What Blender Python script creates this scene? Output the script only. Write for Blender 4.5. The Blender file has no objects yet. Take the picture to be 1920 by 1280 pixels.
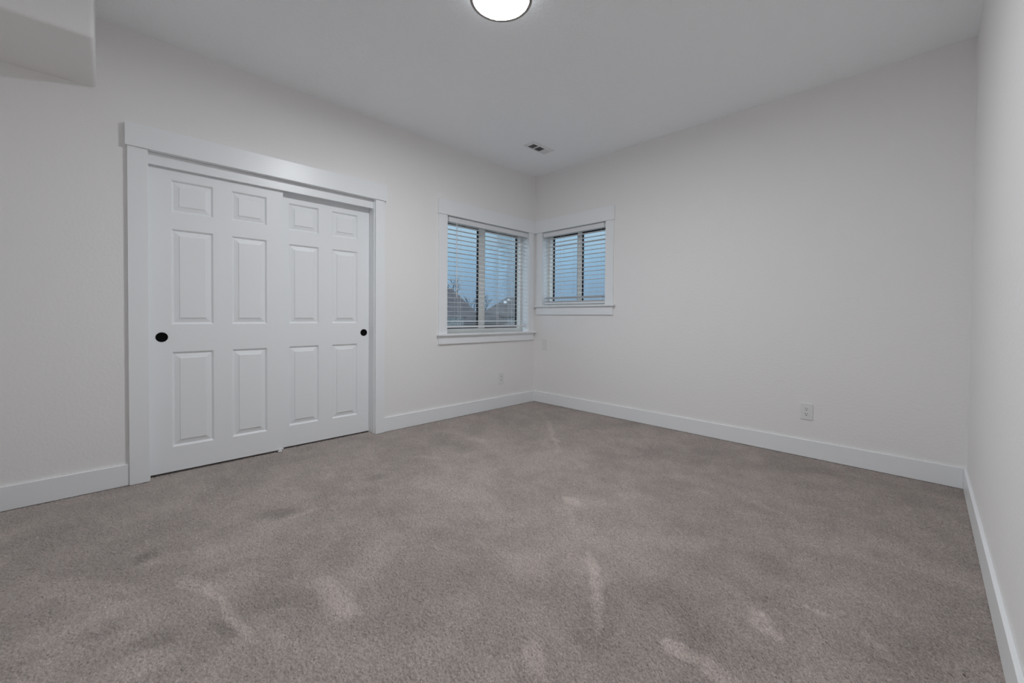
import bpy, bmesh, math, random
import numpy as np
from mathutils import Vector, Matrix

scene = bpy.context.scene
COL = scene.collection
PI = math.pi

# ------------------------------------------------------------------ camera
cam_d = bpy.data.cameras.new('camera')
cam = bpy.data.objects.new('camera', cam_d)
COL.objects.link(cam)
CX, CY, CZ, YAW, PITCH, ROLL, FPX = 3.3837, -3.7259, 1.0360, 0.7921, -0.0161, 0.0070, 765.30
fw = Vector((-math.sin(YAW)*math.cos(PITCH), math.cos(YAW)*math.cos(PITCH), math.sin(PITCH)))
rt = Vector((math.cos(YAW), math.sin(YAW), 0))
up = rt.cross(fw)
r2 = rt*math.cos(ROLL) + up*math.sin(ROLL)
u2 = -rt*math.sin(ROLL) + up*math.cos(ROLL)
M = Matrix((r2, u2, -fw)).transposed().to_4x4()
M.translation = (CX, CY, CZ)
cam.matrix_world = M
cam_d.sensor_fit = 'HORIZONTAL'
cam_d.sensor_width = 36.0
cam_d.lens = FPX/1920*36.0
cam_d.shift_x = 0.0
cam_d.shift_y = -(640-605.76)/1920
cam_d.clip_start = 0.02
cam_d.clip_end = 1000
scene.camera = cam

# ------------------------------------------------------------------ sky, view
world = bpy.data.worlds.new('dusk_sky')
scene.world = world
world.use_nodes = True
wn = world.node_tree.nodes
wl = world.node_tree.links
wn.clear()
w_out = wn.new('ShaderNodeOutputWorld')
w_bg = wn.new('ShaderNodeBackground')
w_tc = wn.new('ShaderNodeTexCoord')
w_sep = wn.new('ShaderNodeSeparateXYZ')
w_nz = wn.new('ShaderNodeTexNoise')
w_nz.inputs['Scale'].default_value = 2.2
w_nz.inputs['Detail'].default_value = 3
w_add = wn.new('ShaderNodeMath'); w_add.operation = 'MULTIPLY_ADD'
w_add.inputs[1].default_value = 0.10
w_off = wn.new('ShaderNodeMath'); w_off.operation = 'SUBTRACT'
w_off.inputs[1].default_value = 0.05
w_rmp = wn.new('ShaderNodeValToRGB')
els = w_rmp.color_ramp.elements
els[0].position = 0.0; els[0].color = (0.245, 0.345, 0.47, 1)
els[1].position = 1.0; els[1].color = (1.2, 1.35, 1.5, 1)
for pos, c in ((0.07, (0.245, 0.385, 0.55)), (0.14, (0.30, 0.49, 0.68)), (0.22, (0.46, 0.64, 0.79)), (0.36, (0.6, 0.76, 0.9)), (0.55, (0.9, 1.05, 1.2))):
    e = els.new(pos); e.color = (*c, 1)
wl.new(w_tc.outputs['Generated'], w_sep.inputs[0])
wl.new(w_tc.outputs['Generated'], w_nz.inputs['Vector'])
wl.new(w_nz.outputs['Fac'], w_add.inputs[0])
wl.new(w_sep.outputs['Z'], w_off.inputs[0])
wl.new(w_off.outputs[0], w_add.inputs[2])
wl.new(w_add.outputs[0], w_rmp.inputs['Fac'])
wl.new(w_rmp.outputs['Color'], w_bg.inputs['Color'])
# added fill: unseen sky directions brightened to light window reveals and walls
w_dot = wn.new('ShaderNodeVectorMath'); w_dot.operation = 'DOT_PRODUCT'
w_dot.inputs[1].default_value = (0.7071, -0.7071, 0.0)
w_fill = wn.new('ShaderNodeMapRange'); w_fill.interpolation_type = 'SMOOTHSTEP'
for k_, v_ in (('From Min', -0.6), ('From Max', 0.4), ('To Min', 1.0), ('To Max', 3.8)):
    w_fill.inputs[k_].default_value = v_
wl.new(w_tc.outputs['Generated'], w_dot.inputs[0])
wl.new(w_dot.outputs['Value'], w_fill.inputs['Value'])
wl.new(w_fill.outputs[0], w_bg.inputs['Strength'])
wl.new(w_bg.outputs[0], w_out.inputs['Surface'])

LAMP_STRENGTH = 160.0
vs = scene.view_settings
vs.view_transform = 'Standard'
vs.look = 'None'
vs.exposure = 0.0
vs.gamma = 1.0
vs.use_curve_mapping = False
cy = scene.cycles
cy.max_bounces = 16
cy.diffuse_bounces = 12
cy.glossy_bounces = 4
cy.transparent_max_bounces = 16
cy.use_denoising = True
cy.sample_clamp_indirect = 8.0

# ------------------------------------------------------------------ materials
def principled(name, col, rough=0.5, spec=0.5, metallic=0.0):
    m = bpy.data.materials.new(name)
    m.use_nodes = True
    b = m.node_tree.nodes['Principled BSDF']
    b.inputs['Base Color'].default_value = (*col, 1)
    b.inputs['Roughness'].default_value = rough
    b.inputs['Specular IOR Level'].default_value = spec
    b.inputs['Metallic'].default_value = metallic
    return m

def N(m, t): return m.node_tree.nodes.new(t)
def L(m, a, b): m.node_tree.links.new(a, b)

def add_bump(m, scale, strength, dist, detail=3.0, ramp=None):
    b = m.node_tree.nodes['Principled BSDF']
    geo = N(m, 'ShaderNodeNewGeometry')
    nz = N(m, 'ShaderNodeTexNoise')
    nz.inputs['Scale'].default_value = scale
    nz.inputs['Detail'].default_value = detail
    L(m, geo.outputs['Position'], nz.inputs['Vector'])
    src = nz.outputs['Fac']
    if ramp:
        r = N(m, 'ShaderNodeValToRGB')
        r.color_ramp.elements[0].position = ramp[0]
        r.color_ramp.elements[1].position = ramp[1]
        L(m, src, r.inputs['Fac']); src = r.outputs['Color']
    bp = N(m, 'ShaderNodeBump')
    bp.inputs['Strength'].default_value = strength
    bp.inputs['Distance'].default_value = dist
    L(m, src, bp.inputs['Height'])
    L(m, bp.outputs['Normal'], b.inputs['Normal'])
    return m

def mottle(m, c1, c2, scale, detail=4.0, lo=0.3, hi=0.7):
    b = m.node_tree.nodes['Principled BSDF']
    geo = N(m, 'ShaderNodeNewGeometry')
    nz = N(m, 'ShaderNodeTexNoise')
    nz.inputs['Scale'].default_value = scale
    nz.inputs['Detail'].default_value = detail
    L(m, geo.outputs['Position'], nz.inputs['Vector'])
    r = N(m, 'ShaderNodeValToRGB')
    r.color_ramp.elements[0].position = lo; r.color_ramp.elements[0].color = (*c1, 1)
    r.color_ramp.elements[1].position = hi; r.color_ramp.elements[1].color = (*c2, 1)
    L(m, nz.outputs['Fac'], r.inputs['Fac'])
    L(m, r.outputs['Color'], b.inputs['Base Color'])
    return m

M_WALL = add_bump(principled('wall_paint', (0.86, 0.85, 0.845), 0.75, 0.3), 55, 0.10, 0.003, 2.0, (0.42, 0.6))
M_CEIL = add_bump(principled('ceiling_paint', (0.93, 0.955, 0.975), 0.85, 0.3), 45, 0.22, 0.006, 3.0, (0.45, 0.62))
M_TRIM = principled('trim_enamel', (0.865, 0.885, 0.90), 0.33, 0.5)
M_DOOR = add_bump(principled('door_enamel', (0.865, 0.885, 0.90), 0.42, 0.45), 160, 0.05, 0.001)
M_BLIND = principled('blind_vinyl', (0.77, 0.78, 0.80), 0.4, 0.5)
M_VINYL = principled('window_vinyl', (0.86, 0.85, 0.81), 0.4, 0.5)
M_CORD = principled('blind_cord', (0.78, 0.79, 0.80), 0.8, 0.2)
M_GASKET = principled('rubber_gasket', (0.02, 0.024, 0.03), 0.6, 0.3)
M_BLACK = principled('matte_black_metal', (0.003, 0.003, 0.0033), 0.8, 0.1)
M_NICKEL = principled('brushed_nickel', (0.36, 0.33, 0.31), 0.42, 0.5, 0.6)
M_PLATE = principled('plastic_plate', (0.80, 0.80, 0.80), 0.35, 0.5)
M_SLOT = principled('slot_dark', (0.02, 0.02, 0.02), 0.7, 0.2)
M_VENT = principled('vent_enamel', (0.80, 0.81, 0.825), 0.45, 0.4)
M_DUCT_SHADE = principled('duct_shade', (0.06, 0.065, 0.075), 0.8, 0.2)  # dark colour stands in for the shade inside the duct
M_GUIDE = principled('nylon_guide', (0.82, 0.82, 0.82), 0.5, 0.4)

def emission(name, col, s):
    m = bpy.data.materials.new(name); m.use_nodes = True
    m.node_tree.nodes.clear()
    o = N(m, 'ShaderNodeOutputMaterial'); e = N(m, 'ShaderNodeEmission')
    e.inputs['Color'].default_value = (*col, 1); e.inputs['Strength'].default_value = s
    L(m, e.outputs[0], o.inputs['Surface'])
    return m
M_LAMP = emission('lit_diffuser', (0.97, 1.0, 1.03), LAMP_STRENGTH)

M_SIDEGLOW = emission('added_side_glow', (0.97, 1.0, 1.03), LAMP_STRENGTH*0.012)  # unseen glowing side, added to brighten the ceiling around the lamp

def glass():
    m = bpy.data.materials.new('window_glass'); m.use_nodes = True
    m.node_tree.nodes.clear()
    o = N(m, 'ShaderNodeOutputMaterial')
    t = N(m, 'ShaderNodeBsdfTransparent'); t.inputs['Color'].default_value = (0.96, 0.98, 0.98, 1)
    g = N(m, 'ShaderNodeBsdfGlossy'); g.inputs['Roughness'].default_value = 0.02
    f = N(m, 'ShaderNodeFresnel'); f.inputs['IOR'].default_value = 1.45
    k = N(m, 'ShaderNodeMath'); k.operation = 'MULTIPLY'; k.inputs[1].default_value = 0.5
    x = N(m, 'ShaderNodeMixShader')
    L(m, f.outputs[0], k.inputs[0]); L(m, k.outputs[0], x.inputs['Fac'])
    L(m, t.outputs[0], x.inputs[1]); L(m, g.outputs[0], x.inputs[2]); L(m, x.outputs[0], o.inputs['Surface'])
    return m
M_GLASS = glass()

# carpet: cut pile, flecked yarn, with patches where the pile has been brushed the other way
def carpet():
    m = principled('cut_pile_carpet', (0.2, 0.18, 0.17), 0.95, 0.1)
    b = m.node_tree.nodes['Principled BSDF']
    b.inputs['Sheen Weight'].default_value = 0.6
    b.inputs['Sheen Roughness'].default_value = 0.45
    b.inputs['Sheen Tint'].default_value = (1.0, 0.92, 0.88, 1)
    geo = N(m, 'ShaderNodeNewGeometry')
    P = geo.outputs['Position']
    def noise(scale, detail=2.0, rough=0.5, dist=0.0):
        n = N(m, 'ShaderNodeTexNoise')
        n.inputs['Scale'].default_value = scale; n.inputs['Detail'].default_value = detail
        n.inputs['Roughness'].default_value = rough; n.inputs['Distortion'].default_value = dist
        L(m, P, n.inputs['Vector'])
        return n.outputs['Fac']
    def math_(op, a, bb, c=None):
        n = N(m, 'ShaderNodeMath'); n.operation = op
        for i, v in enumerate((a, bb, c)):
            if v is None: continue
            if isinstance(v, (int, float)): n.inputs[i].default_value = v
            else: L(m, v, n.inputs[i])
        return n.outputs[0]
    def mrange(v, a, bb, c, d, smooth=False):
        n = N(m, 'ShaderNodeMapRange')
        if smooth: n.interpolation_type = 'SMOOTHSTEP'
        L(m, v, n.inputs['Value'])
        for k, q in zip(('From Min', 'From Max', 'To Min', 'To Max'), (a, bb, c, d)): n.inputs[k].default_value = q
        return n.outputs[0]
    tuft = noise(170, 2.0, 0.6)
    fleck = noise(420, 1.0, 0.5)
    lay1 = noise(1.7, 3.0, 0.55, 0.6)
    lay2 = noise(5.5, 2.0, 0.5, 0.4)
    warp = N(m, 'ShaderNodeTexNoise'); warp.inputs['Scale'].default_value = 9.0; warp.inputs['Detail'].default_value = 2.0
    L(m, P, warp.inputs['Vector'])
    wv = N(m, 'ShaderNodeVectorMath'); wv.operation = 'MULTIPLY_ADD'
    L(m, warp.outputs['Color'], wv.inputs[0]); wv.inputs[1].default_value = (0.09, 0.09, 0.0)
    off = N(m, 'ShaderNodeVectorMath'); off.operation = 'SUBTRACT'
    L(m, P, off.inputs[0]); off.inputs[1].default_value = (0.045, 0.045, 0.0)
    L(m, off.outputs[0], wv.inputs[2])
    PW = wv.outputs[0]
    total = None
    for (x, y, ang, ra, rb, amp) in BRUSHED:
        mp = N(m, 'ShaderNodeMapping'); mp.vector_type = 'TEXTURE'
        mp.inputs['Location'].default_value = (x, y, 0)
        mp.inputs['Rotation'].default_value = (0, 0, ang)
        mp.inputs['Scale'].default_value = (ra, rb, 1)
        L(m, PW, mp.inputs['Vector'])
        ln = N(m, 'ShaderNodeVectorMath'); ln.operation = 'LENGTH'
        L(m, mp.outputs[0], ln.inputs[0])
        v = mrange(ln.outputs['Value'], 0.55, 1.25, amp*1.2, 0.0, True)
        total = v if total is None else math_('ADD', total, v)
    lay = math_('ADD', mrange(lay1, 0.35, 0.65, -0.09, 0.09, True), mrange(lay2, 0.35, 0.65, -0.07, 0.07, True))
    lay = math_('ADD', lay, total)
    gain = math_('ADD', lay, 1.0)
    t = mrange(tuft, 0.33, 0.67, 0.75, 1.25)
    fl = mrange(fleck, 0.3, 0.7, 0.8, 1.2)
    gain = math_('MULTIPLY', gain, math_('MULTIPLY', t, fl))
    vm = N(m, 'ShaderNodeVectorMath'); vm.operation = 'SCALE'
    vm.inputs[0].default_value = CARPET
    L(m, gain, vm.inputs['Scale'])
    L(m, vm.outputs[0], b.inputs['Base Color'])
    h = math_('ADD', tuft, math_('MULTIPLY', fleck, 0.4))
    bp = N(m, 'ShaderNodeBump'); bp.inputs['Strength'].default_value = 0.55; bp.inputs['Distance'].default_value = 0.006
    L(m, h, bp.inputs['Height'])
    return m
CARPET = (0.36, 0.312, 0.288)
M_CARPET = None   # made below once the patches are listed

# ------------------------------------------------------------------ mesh helpers
class MB:
    """collects shapes; build() links them as ONE mesh object"""
    def __init__(self): self.bm = bmesh.new()
    def box(self, x0, x1, y0, y1, z0, z1, bevel=0.0, seg=2, rot=None, mi=0):
        x0, x1 = min(x0, x1), max(x0, x1); y0, y1 = min(y0, y1), max(y0, y1); z0, z1 = min(z0, z1), max(z0, z1)
        vs_ = [self.bm.verts.new((x, y, z)) for x in (x0, x1) for y in (y0, y1) for z in (z0, z1)]
        f = [(0,1,3,2), (4,6,7,5), (0,4,5,1), (2,3,7,6), (0,2,6,4), (1,5,7,3)]
        fs = [self.bm.faces.new([vs_[i] for i in q]) for q in f]
        for q in fs: q.material_index = mi
        if rot is not None:
            bmesh.ops.transform(self.bm, matrix=rot, verts=vs_)
        if bevel > 0:
            es = list({e for q in fs for e in q.edges})
            bmesh.ops.bevel(self.bm, geom=es, offset=bevel, segments=seg, profile=0.5, affect='EDGES')
        return self
    def quad(self, a, b, c, d, mi=0):
        f = self.bm.faces.new([self.bm.verts.new(p) for p in (a, b, c, d)]); f.material_index = mi
        return self
    def tube(self, pts, rad, n=8, cap=True):
        pts = [Vector(p) for p in pts]
        rad = rad if isinstance(rad, (list, tuple)) else [rad]*len(pts)
        rings = []
        for i, p in enumerate(pts):
            d = (pts[min(i+1, len(pts)-1)] - pts[max(i-1, 0)]).normalized()
            a = d.cross(Vector((0, 0, 1)))
            if a.length < 1e-3: a = d.cross(Vector((1, 0, 0)))
            a.normalize(); b = d.cross(a)
            rings.append([self.bm.verts.new(p + (a*math.cos(2*PI*k/n) + b*math.sin(2*PI*k/n))*rad[i]) for k in range(n)])
        for r0, r1 in zip(rings, rings[1:]):
            for k in range(n):
                self.bm.faces.new((r0[k], r0[(k+1) % n], r1[(k+1) % n], r1[k]))
        if cap:
            self.bm.faces.new(rings[0][::-1]); self.bm.faces.new(rings[-1])
        return self
    def lathe(self, prof, origin, axis='Z', n=48, close=True):
        """prof: (radius, height) pairs along axis"""
        o = Vector(origin); rings = []
        def P(r, h, t):
            c, s = r*math.cos(t), r*math.sin(t)
            return o + (Vector((c, s, h)) if axis == 'Z' else Vector((h, c, s)) if axis == 'X' else Vector((c, h, s)))
        for r, h in prof:
            if r < 1e-6: rings.append([self.bm.verts.new(P(0, h, 0))])
            else: rings.append([self.bm.verts.new(P(r, h, 2*PI*k/n)) for k in range(n)])
        for a, b in zip(rings, rings[1:]):
            for k in range(n):
                k2 = (k+1) % n
                if len(a) == 1 and len(b) == 1: continue
                if len(a) == 1: self.bm.faces.new((a[0], b[k], b[k2]))
                elif len(b) == 1: self.bm.faces.new((a[k], b[0], a[k2]))
                else: self.bm.faces.new((a[k], b[k], b[k2], a[k2]))
        return self
    def build(self, name, mats, parent=None, smooth=False, recalc=True):
        if recalc: bmesh.ops.recalc_face_normals(self.bm, faces=self.bm.faces[:])
        me = bpy.data.meshes.new(name)
        self.bm.to_mesh(me); self.bm.free()
        for mt in (mats if isinstance(mats, (list, tuple)) else [mats]): me.materials.append(mt)
        if smooth:
            for p in me.polygons: p.use_smooth = True
        o = bpy.data.objects.new(name, me)
        COL.objects.link(o)
        if parent is not None:
            o.parent = parent
            o.matrix_parent_inverse = Matrix.Translation(-Vector(parent.location)) if parent.rotation_euler.z == 0 else parent.matrix_basis.inverted()
        return o

def tag(o, label=None, cat=None, group=None, kind=None):
    if label: o['label'] = label
    if cat: o['category'] = cat
    if group: o['group'] = group
    if kind: o['kind'] = kind
    return o

def empty(name, loc):
    o = bpy.data.objects.new(name, None)
    o.location = loc; o.empty_display_size = 0.05
    COL.objects.link(o)
    return o

def copy_tree(o, delta, parent=None):
    c = o.copy(); COL.objects.link(c)
    if parent is None: c.location = Vector(o.location) + Vector(delta)
    else: c.parent = parent
    for ch in list(o.children): copy_tree(ch, delta, c)
    return c

def wall_grid(axis, d0, d1, us, zs, holes):
    """slab between depths d0 and d1 (axis 'X': depth is x, u is y; axis 'Y': depth is y, u is x) with rectangular holes"""
    bm = bmesh.new(); cache = {}
    def V(d, u, z):
        k = (round(d, 5), round(u, 5), round(z, 5))
        if k not in cache: cache[k] = bm.verts.new((d, u, z) if axis == 'X' else (u, d, z))
        return cache[k]
    us = sorted(set(us)); zs = sorted(set(zs))
    def solid(i, j):
        if not (0 <= i < len(us)-1 and 0 <= j < len(zs)-1): return False
        u, z = (us[i]+us[i+1])/2, (zs[j]+zs[j+1])/2
        return not any(a < u < b and c < z < e for a, b, c, e in holes)
    for i in range(len(us)-1):
        for j in range(len(zs)-1):
            if not solid(i, j): continue
            a, b, c, e = us[i], us[i+1], zs[j], zs[j+1]
            for d in (d0, d1): bm.faces.new((V(d, a, c), V(d, b, c), V(d, b, e), V(d, a, e)))
            if not solid(i-1, j): bm.faces.new((V(d0, a, c), V(d1, a, c), V(d1, a, e), V(d0, a, e)))
            if not solid(i+1, j): bm.faces.new((V(d0, b, c), V(d1, b, c), V(d1, b, e), V(d0, b, e)))
            if not solid(i, j-1): bm.faces.new((V(d0, a, c), V(d1, a, c), V(d1, b, c), V(d0, b, c)))
            if not solid(i, j+1): bm.faces.new((V(d0, a, e), V(d1, a, e), V(d1, b, e), V(d0, b, e)))
    return bm

# ------------------------------------------------------------------ room shell
W, H = 3.575, 2.74
YF = -4.70                       # wall behind the camera
# window openings (finished, inside the jamb lining) and their rough holes
A_Y0, A_Y1, A_Z0, A_Z1 = -1.3172, -0.1250, 0.858, 2.044
B_X0, B_X1, B_Z0, B_Z1 = 0.1324, 1.0128, 1.172, 2.044
JT = 0.012                       # lining thickness
WT = 0.20                        # wall thickness
C_Y0, C_Y1, C_Z1 = -3.549, -2.082, 2.0436   # closet opening between jambs

# patches of brushed pile in floor metres: x, y, angle, half length, half width, amount
BRUSHED = [
    (1.871, -3.138, 0.05, 0.172, 0.05, 0.26), (1.699, -3.433, 0.12, 0.22, 0.019, 0.24), (1.44, -3.485, 0.54, 0.136, 0.034, 0.2), (2.441, -2.313, -0.89, 0.157, 0.031, 0.24),
    (2.573, -2.482, -0.97, 0.114, 0.021, 0.2), (2.561, -2.802, -0.73, 0.099, 0.041, 0.24), (2.853, -2.46, 0.24, 0.049, 0.033, 0.26), (2.954, -2.463, -0.07, 0.067, 0.026, 0.2),
    (3.009, -2.148, -0.89, 0.074, 0.039, 0.28), (1.109, -3.015, 1.55, 0.103, 0.026, 0.22), (1.997, -1.874, -0.27, 0.071, 0.043, 0.24), (2.102, -2.013, -0.84, 0.073, 0.014, 0.16),
    (1.053, -0.908, -0.76, 0.507, 0.025, 0.18), (1.671, -1.357, -0.5, 0.11, 0.046, 0.14), (0.521, -0.446, -0.61, 0.168, 0.047, 0.12), (0.744, -1.537, 0.34, 0.097, 0.063, 0.14),
    (0.836, -2.057, 0.54, 0.085, 0.041, 0.14), (1.211, -3.786, 0.54, 0.259, 0.068, 0.16), (1.411, -3.823, 1.57, 0.135, 0.103, 0.15), (1.767, -3.663, 1.25, 0.113, 0.067, 0.16),
    (1.169, -3.501, 1.16, 0.168, 0.056, 0.14), (1.969, -3.343, 0.21, 0.116, 0.042, 0.1), (1.502, -3.757, 1.17, 0.076, 0.058, -0.18), (1.062, -3.617, 1.3, 0.047, 0.045, -0.2),
    (1.703, -3.321, 0.8, 0.157, 0.081, -0.15), (1.763, -3.462, 0.27, 0.079, 0.02, -0.16), (1.312, -3.725, 0.67, 0.055, 0.022, -0.16), (1.385, -3.359, 1.23, 0.131, 0.039, -0.12),
    (1.679, -3.628, 1.48, 0.075, 0.047, -0.14), (3.132, -1.933, 0.08, 0.047, 0.018, 0.18), (2.789, -1.153, -0.28, 0.085, 0.028, 0.12), (2.984, -1.853, -0.2, 0.039, 0.02, 0.12),
    (1.007, -3.103, 1.45, 0.079, 0.06, -0.14), (0.931, -2.499, 1.36, 0.094, 0.053, -0.16), (3.297, -1.994, -0.93, 0.08, 0.023, 0.1), (1.261, -1.948, 0.11, 0.43, 0.26, 0.06),
    (2.939, -2.356, -0.08, 0.13, 0.096, -0.08),
]
M_CARPET = carpet()

# carpet: a backing slab with a dense field of real pile tips (one vertex per yarn end) over the part of the room in view
def carpet_floor():
    st = 0.0034
    gx0, gx1, gy0, gy1 = -0.13, W-0.006, -4.35, -0.005
    nx, ny = int((gx1-gx0)/st), int((gy1-gy0)/st)
    rng = np.random.default_rng(7)
    X, Y = np.meshgrid(np.linspace(gx0, gx1, nx), np.linspace(gy0, gy1, ny), indexing='ij')
    Z = -PILE*rng.random((nx, ny))**1.3
    LN = Z + PILE*0.5
    X = X - 0.75*LN; Y = Y - 0.3*LN
    X = X + rng.uniform(-0.3, 0.3, X.shape)*st; Y = Y + rng.uniform(-0.3, 0.3, Y.shape)*st
    co = np.stack([X, Y, Z], -1).reshape(-1, 3)
    bx = [(-0.80, YF-0.12), (W+0.12, YF-0.12), (W+0.12, WT), (-0.80, WT)]
    box = [(x, y, z) for z in (-0.10, -0.0125) for x, y in bx]
    n0 = len(co)
    co = np.concatenate([co, np.array(box)])
    I = np.arange(nx*ny).reshape(nx, ny)
    q = np.stack([I[:-1, :-1], I[1:, :-1], I[1:, 1:], I[:-1, 1:]], -1).reshape(-1, 4)
    b = np.array([(3,2,1,0), (4,5,6,7), (0,1,5,4), (1,2,6,5), (2,3,7,6), (3,0,4,7)]) + n0
    q = np.concatenate([q, b])
    me = bpy.data.meshes.new('floor')
    me.vertices.add(len(co)); me.vertices.foreach_set('co', co.astype(np.float32).ravel())
    me.loops.add(q.size); me.loops.foreach_set('vertex_index', q.astype(np.int32).ravel())
    me.polygons.add(len(q)); me.polygons.foreach_set('loop_start', np.arange(0, q.size, 4, dtype=np.int32))
    me.update(calc_edges=True)
    me.materials.append(M_CARPET)
    o = bpy.data.objects.new('floor', me); COL.objects.link(o)
    return o
PILE = 0.009
o = carpet_floor()
tag(o, 'brown grey cut pile carpet covering the whole floor', 'floor', kind='structure')
o = MB().box(-WT, W+0.12, YF-0.12, WT, H, H+0.10).build('ceiling', M_CEIL)
tag(o, 'flat white lightly textured ceiling', 'ceiling', kind='structure')

RH_A = (A_Y0-JT, A_Y1+JT, A_Z0-JT-0.018, A_Z1+JT)
RH_B = (B_X0-JT, B_X1+JT, B_Z0-JT-0.018, B_Z1+JT)
RH_C = (C_Y0-0.02, C_Y1+0.02, -1, C_Z1+0.02)
bm1 = wall_grid('X', 0.0, -0.115, [YF-0.12, RH_C[0], RH_C[1], -1.8, RH_A[0], RH_A[1], 0.0], [0, RH_A[2], RH_A[3], RH_C[3], H], [RH_A, RH_C])
mb = MB(); mb.bm.free(); mb.bm = bm1
bm2 = wall_grid('X', -0.115, -WT, [-1.8, RH_A[0], RH_A[1], 0.0], [0, RH_A[2], RH_A[3], H], [RH_A])
tmp = bpy.data.meshes.new('tmp'); bm2.to_mesh(tmp); bm2.free(); mb.bm.from_mesh(tmp); bpy.data.meshes.remove(tmp)
o = mb.build('wall_left', M_WALL)
tag(o, 'pale wall on the left with the sliding closet and the larger window', 'wall', kind='structure')
mb = MB(); mb.bm.free()
mb.bm = wall_grid('Y', 0.0, WT, [-WT, RH_B[0], RH_B[1], W+0.12], [0, RH_B[2], RH_B[3], H], [RH_B])
o = mb.build('wall_back', M_WALL)
tag(o, 'wide pale wall facing right of the corner with the smaller window', 'wall', kind='structure')
o = MB().box(W, W+0.12, YF-0.12, 0.0, 0, H).build('wall_right', M_WALL)
tag(o, 'pale wall running along the right edge of the view', 'wall', kind='structure')
o = MB().box(0, W, YF-0.12, YF, 0, H).build('wall_front', M_WALL)
tag(o, 'pale wall behind the viewpoint', 'wall', kind='structure')

# dropped soffit at the upper left, rounded drywall corners
mb = MB()
bm = mb.bm
sx, sz, sy = 0.592, 2.337, -3.770
mb.box(0.0, sx, YF, sy, sz, H)
bm.edges.ensure_lookup_table()
es = [e for e in bm.edges if all(abs(v.co.y-sy) < 1e-4 for v in e.verts) and not all(abs(v.co.x) < 1e-4 for v in e.verts) and not all(abs(v.co.z-H) < 1e-4 for v in e.verts)]
es += [e for e in bm.edges if all(abs(v.co.x-sx) < 1e-4 and abs(v.co.z-sz) < 1e-4 for v in e.verts)]
bmesh.ops.bevel(bm, geom=es, offset=0.018, segments=5, profile=0.5, affect='EDGES')
o = mb.build('wall_soffit', M_WALL, smooth=False)
tag(o, 'boxed drywall soffit dropping from the ceiling at the upper left', 'soffit', kind='structure')

# closet cavity behind the doors
mb = MB()
cx0, cx1, cy0, cy1, cz1 = -0.72, -0.115, C_Y0-0.25, C_Y1+0.25, 2.44
mb.quad((cx0, cy0, 0), (cx0, cy1, 0), (cx0, cy1, cz1), (cx0, cy0, cz1))
mb.quad((cx0, cy0, 0), (cx1, cy0, 0), (cx1, cy0, cz1), (cx0, cy0, cz1))
mb.quad((cx0, cy1, 0), (cx1, cy1, 0), (cx1, cy1, cz1), (cx0, cy1, cz1))
mb.quad((cx0, cy0, cz1), (cx1, cy0, cz1), (cx1, cy1, cz1), (cx0, cy1, cz1))
o = mb.build('wall_closet', M_WALL)
tag(o, 'dark closet interior seen only as a gap under the sliding doors', 'closet', kind='structure')

# baseboards
BH, BT = 0.128, 0.014
def baseboard(name, label, *boxes):
    mb = MB()
    for b in boxes: mb.box(*b, bevel=0.0025, seg=2)
    tag(mb.build(name, M_TRIM), label, 'baseboard', kind='structure')
baseboard('baseboard_left', 'white baseboard either side of the sliding closet', (0, BT, YF, -3.645, 0, BH), (0, BT, -1.9934, 0.0, 0, BH))
baseboard('baseboard_back', 'white baseboard along the wall under the small window', (BT, W-BT, -BT, 0, 0, BH))
baseboard('baseboard_right', 'white baseboard along the right hand wall', (W-BT, W, YF, 0, 0, BH))

# ------------------------------------------------------------------ closet trim and sliding doors
t1 = empty('trim_1', (0, (C_Y0+C_Y1)/2, 0))
tag(t1, 'white craftsman casing around the sliding closet doors', 'trim', kind='structure')
HT, CT = 0.036, 0.024
MB().box(0, HT, -3.6544, -1.9774, 2.0436, 2.1802, bevel=0.0015).build('head_casing', M_TRIM, t1)
MB().box(0, CT, -3.645, -3.5526, 0, 2.0436, bevel=0.0015).build('side_casing', M_TRIM, t1)
MB().box(0, CT, -2.0765, -1.9934, 0, 2.0436, bevel=0.0015).build('side_casing', M_TRIM, t1)
mb = MB()
mb.box(-0.115, 0.0, C_Y0-0.019, C_Y0, 0, C_Z1+0.019)
mb.box(-0.115, 0.0, C_Y1, C_Y1+0.019, 0, C_Z1+0.019)
mb.box(-0.115, 0.0, C_Y0, C_Y1, C_Z1+0.001, C_Z1+0.019)
mb.build('jamb', M_TRIM, t1)
MB().box(-0.035, -0.015, C_Y0, C_Y1, 1.970, C_Z1, bevel=0.001).build('fascia', M_TRIM, t1)
MB().box(-0.112, -0.040, C_Y0, C_Y1, 2.008, 2.040).build('track', M_VENT, t1)

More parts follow.
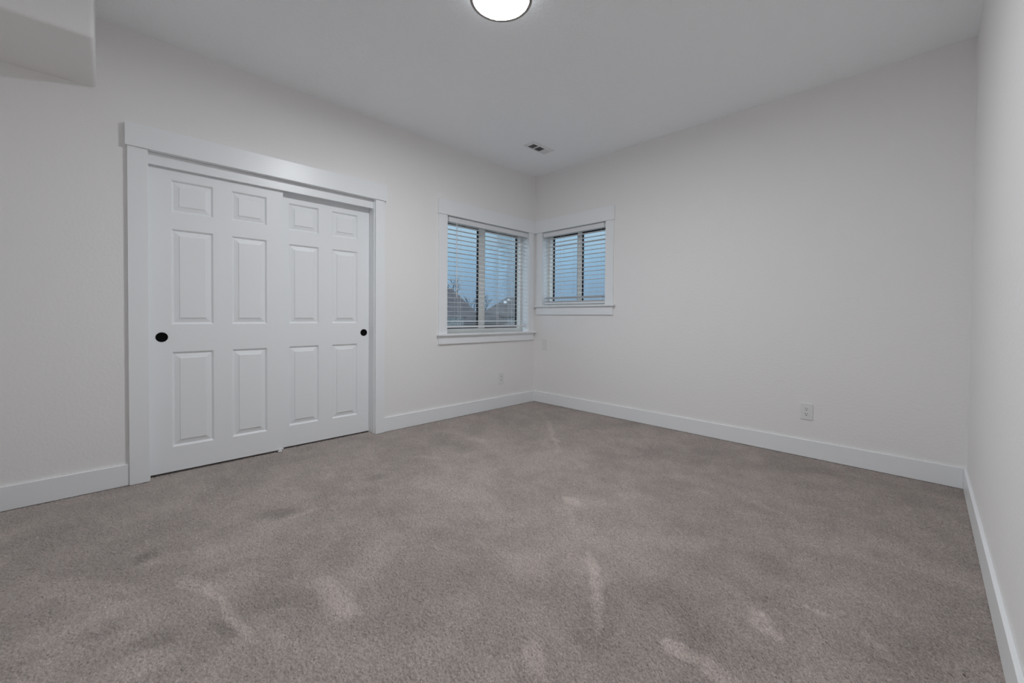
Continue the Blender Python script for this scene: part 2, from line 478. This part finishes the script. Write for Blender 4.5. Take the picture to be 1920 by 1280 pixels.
def panel_door(name, y0, y1, z0, z1, xf, thick):
    """six panel moulded slab; face at x = xf looking +x"""
    bm = bmesh.new(); cache = {}
    def V(x, y, z):
        k = (round(x, 5), round(y, 5), round(z, 5))
        if k not in cache: cache[k] = bm.verts.new(k)
        return cache[k]
    py = [(y0+0.108, y0+0.331), (y0+0.436, y0+0.654)]
    pz = [(0.172, 0.792), (0.971, 1.588), (1.696, 1.903)]
    ys = [y0] + [v for p in py for v in p] + [y1]
    zs = [z0] + [v for p in pz for v in p] + [z1]
    prof = [(0.0, 0.0), (0.0045, -0.0035), (0.0100, -0.0120), (0.0130, -0.0125), (0.0400, -0.0045), (0.0420, -0.0008), (0.0450, 0.0)]
    for i in range(len(ys)-1):
        for j in range(len(zs)-1):
            a, b, c, d = ys[i], ys[i+1], zs[j], zs[j+1]
            if (a, b) in py and (c, d) in pz:
                rings = [[V(xf+h, a+s, c+s), V(xf+h, b-s, c+s), V(xf+h, b-s, d-s), V(xf+h, a+s, d-s)] for s, h in prof]
                for r0, r1 in zip(rings, rings[1:]):
                    for k in range(4): bm.faces.new((r0[k], r0[(k+1) % 4], r1[(k+1) % 4], r1[k]))
                bm.faces.new(rings[-1])
            else:
                bm.faces.new((V(xf, a, c), V(xf, b, c), V(xf, b, d), V(xf, a, d)))
    xb = xf-thick
    def rim(p, q): bm.faces.new((V(xf, *p), V(xf, *q), V(xb, *q), V(xb, *p)))
    for a, b in zip(ys, ys[1:]): rim((a, z0), (b, z0)); rim((a, z1), (b, z1))
    for c, d in zip(zs, zs[1:]): rim((y0, c), (y0, d)); rim((y1, c), (y1, d))
    bm.faces.new([V(xb, y, z0) for y in ys] + [V(xb, y1, z) for z in zs[1:]] + [V(xb, y, z1) for y in ys[-2::-1]] + [V(xb, y0, z) for z in zs[-2:0:-1]])
    mb = MB(); mb.bm.free(); mb.bm = bm
    return mb.build(name, M_DOOR)

d1 = panel_door('door_1', -3.547, -2.785, 0.013, 2.006, -0.044, 0.034)
tag(d1, 'nearer left sliding closet door, six panels, black pull at its left edge', 'door', kind='structure')
d2 = panel_door('door_2', -2.840, -2.0835, 0.011, 2.006, -0.092, 0.034)
tag(d2, 'right sliding closet door set behind the left one, black pull at its right edge', 'door', kind='structure')
def pull(door, xf, y, z, r):
    mb = MB()
    mb.lathe([(r, -0.004), (r, 0.0012), (r-0.0015, 0.0022), (r-0.0045, 0.0022), (r-0.006, 0.0008), (r-0.009, 0.0004), (0, 0.0003)], (xf, y, z), 'X', 40)
    p = mb.build('finger_pull', M_BLACK, door, smooth=False)
    p['label'] = 'round flush black finger pull'
pull(d1, -0.044, -3.488, 0.889, 0.031)
pull(d2, -0.092, -2.131, 0.887, 0.030)

g = empty('floor_guide', (-0.04, -2.812, 0))
tag(g, 'small white plastic guide at the foot of the meeting closet doors', 'door guide')
MB().box(-0.086, -0.030, -2.824, -2.797, 0.0, 0.008, bevel=0.001).build('base_plate', M_GUIDE, g)
MB().box(-0.042, -0.034, -2.822, -2.799, 0.006, 0.026, bevel=0.003).build('upright_tab', M_GUIDE, g)

# ------------------------------------------------------------------ windows
HZ0, HZ1 = 2.052, 2.1918
def window(name, axis, u0, u1, z0, z1, head, casL, casR, stool_u, apron_u, apron_z, stiles, label):
    """axis 'X': wall plane x=0, room is +x, u is y; axis 'Y': wall plane y=0, room is -y, u is x. depth d>0 points into the room"""
    root = empty(name, (0, (u0+u1)/2, z0) if axis == 'X' else ((u0+u1)/2, 0, z0))
    tag(root, label, 'window', kind='structure')
    def B(mb, d0, d1, a, b, c, e, bevel=0.0):
        if axis == 'X': mb.box(d0, d1, a, b, c, e, bevel)
        else: mb.box(a, b, -d0, -d1, c, e, bevel)
        return mb
    HT, CT = 0.030, 0.020
    B(MB(), 0, HT, head[0], head[1], z1+0.002, HZ1, 0.0015).build('head_casing', M_TRIM, root)
    for c in (casL, casR):
        B(MB(), 0, CT, c[0], c[1], z0, z1+0.002, 0.0012).build('side_casing', M_TRIM, root)
    mb = MB()
    B(mb, 0.0, 0.045, stool_u[0], stool_u[1], z0-0.017, z0, 0.002)
    B(mb, -0.16, 0.001, u0, u1, z0-0.017, z0)
    mb.build('stool', M_TRIM, root)
    B(MB(), 0, 0.019, apron_u[0], apron_u[1], apron_z, z0-0.017, 0.0012).build('apron', M_TRIM, root)
    mb = MB()
    B(mb, -WT, 0.0, u0-JT, u0, z0-JT, z1+JT)
    B(mb, -WT, 0.0, u1, u1+JT, z0-JT, z1+JT)
    B(mb, -WT, 0.0, u0, u1, z1, z1+JT)
    B(mb, -WT, -0.16, u0, u1, z0-JT-0.01, z0)
    mb.build('jamb', M_TRIM, root)
    # vinyl frame around the opening
    fwid, f0, f1 = 0.028, -0.195, -0.100
    mb = MB()
    B(mb, f0, f1, u0, u0+fwid, z0, z1); B(mb, f0, f1, u1-fwid, u1, z0, z1)
    B(mb, f0, f1, u0+fwid, u1-fwid, z0, z0+0.045); B(mb, f0, f1, u0+fwid, u1-fwid, z1-fwid, z1)
    mb.build('window_frame', M_VINYL, root)
    s0, s1 = stiles
    B(MB(), -0.185, -0.145, s0, s1, z0+0.045, z1-fwid, 0.002).build('meeting_stile', M_VINYL, root)
    # each light: dark glazing gasket ring and a pane
    for a, b in ((u0+fwid, s0), (s1, u1-fwid)):
        c, e, gw = z0+0.045, z1-fwid, 0.014
        mb = MB()
        B(mb, -0.176, -0.160, a, a+gw, c, e); B(mb, -0.176, -0.160, b-gw, b, c, e)
        B(mb, -0.176, -0.160, a+gw, b-gw, c, c+gw); B(mb, -0.176, -0.160, a+gw, b-gw, e-gw, e)
        mb.build('gasket', M_GASKET, root)
        B(MB(), -0.170, -0.166, a+gw*0.5, b-gw*0.5, c+gw*0.5, e-gw*0.5).build('glass_pane', M_GLASS, root)
    return root

window('window_1', 'X', A_Y0, A_Y1, A_Z0, A_Z1, (-1.4255, -0.030), (-1.4155, A_Y0), (A_Y1, -0.034), (-1.434, -0.008), (-1.4145, -0.034), 0.757, (-0.768, -0.684),
       'larger sliding window on the left wall beside the room corner')
window('window_2', 'Y', B_X0, B_X1, B_Z0, B_Z1, (0.0, 1.1149), (0.046, B_X0), (B_X1, 1.1049), (0.026, 1.130), (0.046, 1.104), 1.0635, (0.536, 0.590),
       'smaller sliding window on the back wall, its sill set higher')

def blind(axis, u0, u1, ztop, slats, rail, ladders, lifts, wand, label):
    root = empty('window_blind', (-0.035, (u0+u1)/2, ztop) if axis == 'X' else ((u0+u1)/2, 0.035, ztop))
    tag(root, label, 'window blind', 'white faux wood blinds in the corner windows')
    def B(mb, d0, d1, a, b, c, e, bevel=0.0, seg=2):
        if axis == 'X': mb.box(d0, d1, a, b, c, e, bevel, seg)
        else: mb.box(a, b, -d0, -d1, c, e, bevel, seg)
        return mb
    def P(d, u, z): return (d, u, z) if axis == 'X' else (u, -d, z)
    vu0, vu1 = (u0+0.018, u1) if axis == 'X' else (u0, u1-0.018)
    B(MB(), -0.004, 0.006, vu0, vu1, 1.988, 2.037, 0.002).build('valance', M_BLIND, root)
    B(MB(), -0.064, -0.012, u0, u1, 1.995, 2.042, 0.001).build('headrail', M_BLIND, root)
    mb = MB()
    for z, tilt in slats:
        c = Vector(P(-0.037, (u0+u1)/2, z))
        ax = 'Y' if axis == 'X' else 'X'
        rot = Matrix.Translation(c) @ Matrix.Rotation(math.radians(tilt if axis == 'X' else -tilt), 4, ax) @ Matrix.Translation(-c)
        if axis == 'X': mb.box(-0.060, -0.014, u0, u1, z-0.0013, z+0.0013, 0.0, 2, rot)
        else: mb.box(u0, u1, 0.014, 0.060, z-0.0013, z+0.0013, 0.0, 2, rot)
    mb.build('slat_panel', M_BLIND, root)
    B(MB(), -0.063, -0.011, u0, u1, rail[0], rail[1], 0.003).build('bottom_rail', M_BLIND, root)
    for u in ladders:
        mb = MB()
        for d in (-0.009, -0.065):
            mb.tube([P(d, u, 1.997), P(d, u, rail[0]+0.004)], 0.0011, 6)
        mb.build('ladder_cord', M_CORD, root)
    for u in lifts:
        MB().tube([P(-0.0075, u, 1.997), P(-0.0075, u, rail[1]-0.004)], 0.0013, 6).build('lift_cord', M_CORD, root)
    if wand:
        u, z = wand
        mb = MB(); mb.tube([P(0.002, u, 1.990), P(0.002, u, z+0.02), P(0.002, u, z)], [0.0038, 0.0038, 0.0046], 8)
        mb.build('tilt_wand', M_BLIND, root, smooth=True)
    return root
random.seed(5)
sA = [(1.966-0.0463*i, random.uniform(-1.5, 1.5)) for i in range(22)] + [(0.957, 0)]
sA[21] = (0.985, 9)
blind('X', A_Y0+0.009, A_Y1-0.009, 2.04, sA, (0.918, 0.938), (-1.165, -0.385), (-1.135, -0.60, -0.62), (-1.190, 1.226),
      'white slatted blind lowered over the larger left wall window, tilt wand hanging at its left')
sB = [(1.961-0.0463*i, random.uniform(-1.5, 1.5)) for i in range(15)]
sB[2] = (sB[2][0], 7)
sB += [(1.268, 6), (1.258, 10), (1.247, 1), (1.222, 0), (1.217, 0), (1.212, 0)]
blind('Y', B_X0+0.009, B_X1-0.009, 2.04, sB, (1.186, 1.208), (0.395, 0.945), (0.180,), None,
      'white slatted blind lowered over the smaller back wall window, no wand')

# ------------------------------------------------------------------ ceiling lamp, vent
LX, LY, LZ = 1.8065, -2.2666, 2.680
lamp = empty('ceiling_light', (LX, LY, H))
tag(lamp, 'round flush disc light glowing on the ceiling, thin nickel rim', 'ceiling light')
MB().lathe([(0.1455, LZ+0.004), (0.1465, LZ), (0.1615, LZ), (0.1630, LZ+0.002), (0.1630, LZ+0.010), (0.1455, LZ+0.010)], (LX, LY, 0), 'Z', 96).build('rim', M_NICKEL, lamp)
MB().lathe([(0.1460, LZ+0.004), (0.140, LZ+0.0025), (0.12, LZ+0.002), (0.0, LZ+0.0015)], (LX, LY, 0), 'Z', 96).build('diffuser', M_LAMP, lamp)
MB().lathe([(0.156, LZ+0.010), (0.156, H)], (LX, LY, 0), 'Z', 96).build('added_glow_side', M_SIDEGLOW, lamp)

vx0, vx1, vy0, vy1 = 0.544, 0.684, -0.782, -0.474
vent = empty('ceiling_vent', ((vx0+vx1)/2, (vy0+vy1)/2, H))
tag(vent, 'white louvred air register in the ceiling near the room corner', 'ceiling vent')
vz = H-0.006
mb = MB()
ox0, ox1 = 0.562, 0.646
secs = [(-0.742, -0.668), (-0.655, -0.570), (-0.557, -0.496)]
mb.box(vx0, ox0, vy0, vy1, vz, H, 0.0015); mb.box(ox1, vx1, vy0, vy1, vz, H, 0.0015)
ed = [vy0] + [v for s in secs for v in s] + [vy1]
for a, b in zip(ed[0::2], ed[1::2]): mb.box(ox0, ox1, a, b, vz, H)
mb.build('frame', M_VENT, vent)
for i, (a, b) in enumerate(secs):
    mb = MB()
    n = 8
    tilt = (34, 34, -40)[i]
    for k in range(n):
        y = a + (b-a)*(k+0.5)/n
        c = Vector((0, y, H-0.0035))
        rot = Matrix.Translation(c) @ Matrix.Rotation(math.radians(tilt), 4, 'X') @ Matrix.Translation(-c)
        mb.box(ox0, ox1, y-0.0034, y+0.0034, H-0.0038, H-0.0032, 0, 2, rot)
    mb.build('louver_bank', M_VENT, vent)
MB().box(ox0, ox1, secs[0][0], secs[-1][1], H-0.0006, H-0.0001).build('duct_shade_sheet', M_DUCT_SHADE, vent)  # flat dark sheet in place of the shaded duct hollow

# ------------------------------------------------------------------ outlets and plate
def outlet(axis, u, z, w, h, label):
    root = empty('wall_outlet', (0, u, z) if axis == 'X' else (u, 0, z))
    tag(root, label, 'wall outlet', 'duplex wall outlets')
    s = 1 if axis == 'X' else -1
    def B(mb, d0, d1, a, b, c, e, bevel=0.0):
        if axis == 'X': mb.box(d0, d1, u+a, u+b, z+c, z+e, bevel)
        else: mb.box(u+a, u+b, -d0, -d1, z+c, z+e, bevel)
        return mb
    B(MB(), 0, 0.006, -w/2, w/2, -h/2, h/2, 0.002).build('cover_plate', M_PLATE, root)
    for zz in (0.0195, -0.0195):
        # round-sided receptacle face
        bm = bmesh.new(); pts = []
        for k in range(32):
            t = 2*PI*k/32
            pts.append((0.0172*math.cos(t), max(-0.0142, min(0.0142, 0.0172*math.sin(t)))))
        rings = []
        for d, sc in ((0.0055, 1.0), (0.0075, 1.0), (0.008, 0.96)):
            rings.append([bm.verts.new((d, u+p*sc, z+zz+q*sc) if axis == 'X' else (u+p*sc, -d, z+zz+q*sc)) for p, q in pts])
        for r0, r1 in zip(rings, rings[1:]):
            for k in range(32): bm.faces.new((r0[k], r0[(k+1) % 32], r1[(k+1) % 32], r1[k]))
        bm.faces.new(rings[-1])
        mb = MB(); mb.bm.free(); mb.bm = bm
        rc = mb.build('receptacle', M_PLATE, root)
        mb = MB()
        B(mb, 0.0078, 0.0083, -0.0082, -0.0054, zz+0.000, zz+0.0095); B(mb, 0.0078, 0.0083, 0.0054, 0.0082, zz+0.001, zz+0.0090)
        mb.lathe([(0.0034, 0.0), (0.0034, 0.0005*s), (0, 0.0005*s)], (0.0078, u, z+zz-0.0075) if axis == 'X' else (u, -0.0078, z+zz-0.0075), axis, 16)
        sl = mb.build('slot', M_SLOT, rc)
        sl.parent = rc; sl.matrix_parent_inverse = rc.matrix_parent_inverse.copy(); sl.matrix_parent_inverse = Matrix.Identity(4)
    mb = MB(); mb.lathe([(0.0028, 0.0058*s), (0.0028, 0.0068*s), (0, 0.0072*s)], (0, u, z) if axis == 'X' else (u, 0, z), axis, 16)
    mb.build('screw', M_PLATE, root)
outlet('Y', 2.766, 0.340, 0.079, 0.122, 'white duplex outlet low on the wide back wall, toward the right')
outlet('X', -0.556, 0.336, 0.077, 0.126, 'white duplex outlet low on the left wall, below the larger window')
pl = empty('blank_wall_plate', (0.177, 0, 0.709))
tag(pl, 'blank white cover plate on the back wall beside the corner, under the smaller window', 'wall plate')
MB().box(0.132, 0.222, -0.007, 0, 0.645, 0.774, bevel=0.002).build('cover_plate', M_PLATE, pl)
for zz in (0.668, 0.751):
    mb = MB(); mb.lathe([(0.0028, -0.0068), (0.0028, -0.0078), (0, -0.0082)], (0.177, 0, zz), 'Y', 16)
    mb.build('screw', M_PLATE, pl)

# ------------------------------------------------------------------ outside
M_GRASS = mottle(principled('frosted_grass', (0.1, 0.11, 0.07), 1.0, 0.1), (0.08, 0.08, 0.075), (0.13, 0.13, 0.12), 0.8)
M_ROOF = mottle(principled('slate_shingle', (0.2, 0.19, 0.2), 0.9, 0.2), (0.034, 0.033, 0.037), (0.048, 0.046, 0.050), 1.2)
M_ROOF2 = mottle(principled('grey_shingle', (0.2, 0.2, 0.22), 0.9, 0.2), (0.042, 0.042, 0.046), (0.058, 0.057, 0.061), 1.2)
M_ROOF3 = mottle(principled('charcoal_shingle', (0.1, 0.1, 0.11), 0.9, 0.2), (0.030, 0.030, 0.033), (0.042, 0.041, 0.044), 1.2)
M_SIDING = principled('grey_siding', (0.13, 0.14, 0.15), 0.8, 0.2)
M_FENCE = mottle(principled('weathered_fence', (0.2, 0.23, 0.24), 0.9, 0.1), (0.065, 0.073, 0.078), (0.115, 0.125, 0.13), 6.0)
M_BARK = mottle(principled('bare_bark', (0.12, 0.12, 0.13), 0.95, 0.1), (0.05, 0.05, 0.055), (0.08, 0.078, 0.083), 3.0)
M_SKYLIGHT = principled('skylight_pane', (0.27, 0.29, 0.30), 0.4, 0.5)

GZ = -1.3
bm = bmesh.new()
xs = [-140, -90, -60, -40, -25, -15, -8, -4, -1.5, -0.8, -0.2, 4, 10, 40]
ys = [-60, -20, -4.9, -2.0, 0.2, 1.5, 4, 8, 15, 25, 40, 60, 90, 140]
def ghz(x, y):
    d = max(max(-x-0.8, 0), max(y-0.2, 0))
    t = min(1, d/14.0); t = t*t*(3-2*t)
    return -0.35 + (GZ+0.35)*t
gv = [[bm.verts.new((x, y, ghz(x, y))) for y in ys] for x in xs]
for i in range(len(xs)-1):
    for j in range(len(ys)-1): bm.faces.new((gv[i][j], gv[i+1][j], gv[i+1][j+1], gv[i][j+1]))
mb = MB(); mb.bm.free(); mb.bm = bm
tag(mb.build('ground', M_GRASS), 'wintry lawn outside, hidden below the window sills', 'ground', kind='structure')

AZ = math.radians(140.0)
DV = Vector((math.cos(AZ), math.sin(AZ), 0))            # away from the house
RV = Vector((DV.y, -DV.x, 0))                           # to the right as seen from the window
def spot(Ls, D, z=0.0): 
    p = Vector((CX, CY, 0)) + DV*D + RV*Ls
    return Vector((p.x, p.y, z))

def hip_house(name, label, D, l0, l1, r0, r1, ze, zr, half, mroof, skylights=()):
    root = empty(name, spot((l0+l1)/2, D, GZ))
    tag(root, label, 'house', 'neighbouring houses seen through the larger window')
    def Q(l, v, z): 
        p = spot(l, D+v, z); return p
    bm = bmesh.new()
    t = 0.16
    e = [bm.verts.new(Q(l, v, ze)) for l, v in ((l0, -half), (l1, -half), (l1, half), (l0, half))]
    eb = [bm.verts.new(Q(l, v, ze-t)) for l, v in ((l0, -half), (l1, -half), (l1, half), (l0, half))]
    a, b = bm.verts.new(Q(r0, 0, zr)), bm.verts.new(Q(r1, 0, zr))
    bm.faces.new((e[0], e[1], b, a)); bm.faces.new((e[2], e[3], a, b)); bm.faces.new((e[1], e[2], b)); bm.faces.new((e[3], e[0], a))
    for k in range(4): bm.faces.new((e[k], e[(k+1) % 4], eb[(k+1) % 4], eb[k]))
    bm.faces.new(eb)
    mb = MB(); mb.bm.free(); mb.bm = bm
    rf = mb.build('roof', mroof, root)
    ins = 0.45
    bm = bmesh.new()
    c0 = [bm.verts.new(Q(l, v, GZ-0.1)) for l, v in ((l0+ins, -half+ins), (l1-ins, -half+ins), (l1-ins, half-ins), (l0+ins, half-ins))]
    c1 = [bm.verts.new(Q(l, v, ze-t)) for l, v in ((l0+ins, -half+ins), (l1-ins, -half+ins), (l1-ins, half-ins), (l0+ins, half-ins))]
    for k in range(4): bm.faces.new((c0[k], c0[(k+1) % 4], c1[(k+1) % 4], c1[k]))
    bm.faces.new(c1); bm.faces.new(c0[::-1])
    mb = MB(); mb.bm.free(); mb.bm = bm
    mb.build('wall', M_SIDING, root)
    # skylights on the near slope: (l, height fraction, width, length fraction)
    for l, fr, wd, ln in skylights:
        def S(ll, ff, off):
            v = -half*(1-ff); z = ze + (zr-ze)*ff
            nrm = Vector((0, 0, half)) - DV*(zr-ze); nrm.normalize()
            return Q(ll, v, z) + nrm*off
        bm = bmesh.new()
        lo = [bm.verts.new(S(a_, f_, -0.02)) for a_, f_ in ((l, fr), (l+wd, fr), (l+wd, fr+ln), (l, fr+ln))]
        hi = [bm.verts.new(S(a_, f_, 0.10)) for a_, f_ in ((l, fr), (l+wd, fr), (l+wd, fr+ln), (l, fr+ln))]
        for k in range(4): bm.faces.new((lo[k], lo[(k+1) % 4], hi[(k+1) % 4], hi[k]))
        bm.faces.new(hi); bm.faces.new(lo[::-1])
        mb = MB(); mb.bm.free(); mb.bm = bm
        mb.build('skylight', M_SKYLIGHT, root)
    return root
hip_house('house', 'neighbouring house at the left of the window with a tall dark hipped roof', 60, -15.0, 0.35, -9.5, -3.9, 0.95, 5.0, 5.2, M_ROOF)
k = 78/60
hip_house('house', 'neighbouring house at the right of the window with pale skylights in a grey roof', 78, -0.15*k, 14*k, 4.0*k, 9.5*k, 0.95*k, 3.55*k+0.04, 5.5, M_ROOF2,
          [(4.6, 0.64, 0.55, 0.13), (5.3, 0.78, 0.55, 0.12), (6.7, 0.68, 0.5, 0.12)])
hip_house('house', 'low charcoal roof in front of and between the two taller neighbouring houses', 45, -2.1, 3.1, -0.3, 1.2, 0.45, 1.55, 2.4, M_ROOF3)

fn = empty('garden_fence', spot(-2.6, 30, GZ))
tag(fn, 'weathered grey board fence low in the larger window, in front of the left house', 'fence')
mb = MB()
def lbox(mb, l0, l1, v0, v1, z0, z1):
    c = [spot(l, v, 0) for l, v in ((l0, v0), (l1, v0), (l1, v1), (l0, v1))]
    a = [mb.bm.verts.new((p.x, p.y, z0)) for p in c]; b = [mb.bm.verts.new((p.x, p.y, z1)) for p in c]
    for q in range(4): mb.bm.faces.new((a[q], a[(q+1) % 4], b[(q+1) % 4], b[q]))
    mb.bm.faces.new(b); mb.bm.faces.new(a[::-1])
i = 0; l = -6.2
while l < -1.15:
    lbox(mb, l, l+0.135, 30.0, 30.02, GZ+0.05, 0.95 + 0.02*(i % 3)); l += 0.15; i += 1
mb.build('board_panel', M_FENCE, fn)
mb = MB()
for z in (-0.8, 0.6): lbox(mb, -6.2, -1.2, 30.02, 30.07, z, z+0.09)
mb.build('rail', M_FENCE, fn)
for l in (-6.1, -3.7, -1.3):
    mb = MB(); lbox(mb, l-0.05, l+0.05, 30.07, 30.17, GZ-0.1, 1.0); mb.build('post', M_FENCE, fn)

def bare_tree(Ls, D, height, spread, seed, label):
    rnd = random.Random(seed)
    base = spot(Ls, D, GZ)
    root = empty('bare_tree', base)
    tag(root, label, 'tree', 'bare winter trees behind the neighbouring houses')
    tr, br = MB(), MB()
    top = base + Vector((0, 0, height*0.42))
    tr.tube([base - Vector((0, 0, 0.1)), base + Vector((0.05, 0, height*0.2)), top], [height*0.022, height*0.018, height*0.014], 7)
    def grow(p, d, ln, rad, lvl):
        q = p + d*ln*0.5 + Vector((rnd.uniform(-1, 1), rnd.uniform(-1, 1), rnd.uniform(-0.3, 0.6)))*ln*0.05
        r = q + (d + Vector((rnd.uniform(-1, 1), rnd.uniform(-1, 1), rnd.uniform(0, 0.5)))*0.18).normalized()*ln*0.5
        br.tube([p, q, r], [rad, rad*0.8, rad*0.6], 4 if lvl > 1 else 5)
        if lvl >= 4: return
        for k in range(3 if lvl < 3 else 4):
            s = p.lerp(r, rnd.uniform(0.45, 1.0)) if k else r
            nd = (d + Vector((rnd.uniform(-1, 1), rnd.uniform(-1, 1), rnd.uniform(-0.15, 0.7)))*spread).normalized()
            grow(s, nd, ln*rnd.uniform(0.55, 0.75), rad*0.58, lvl+1)
    for k in range(4):
        a = 2*PI*k/4 + rnd.uniform(-0.4, 0.4)
        grow(top - Vector((0, 0, height*0.05*k)), Vector((math.cos(a)*0.45, math.sin(a)*0.45, 1)).normalized(), height*0.26, height*0.010, 1)
    tr.build('trunk', M_BARK, root, smooth=True)
    br.build('branch_crown', M_BARK, root)
bare_tree(-4.9, 72, 9.6, 0.75, 3, 'bare tree whose twigs rise above the dark hipped roof at the left')
bare_tree(-1.2, 74, 7.6, 0.85, 11, 'bare tree in the gap between the dark hipped roof and the window stile')
bare_tree(1.0, 84, 7.2, 0.8, 23, 'bare tree just right of the window stile, left of the skylight roof')
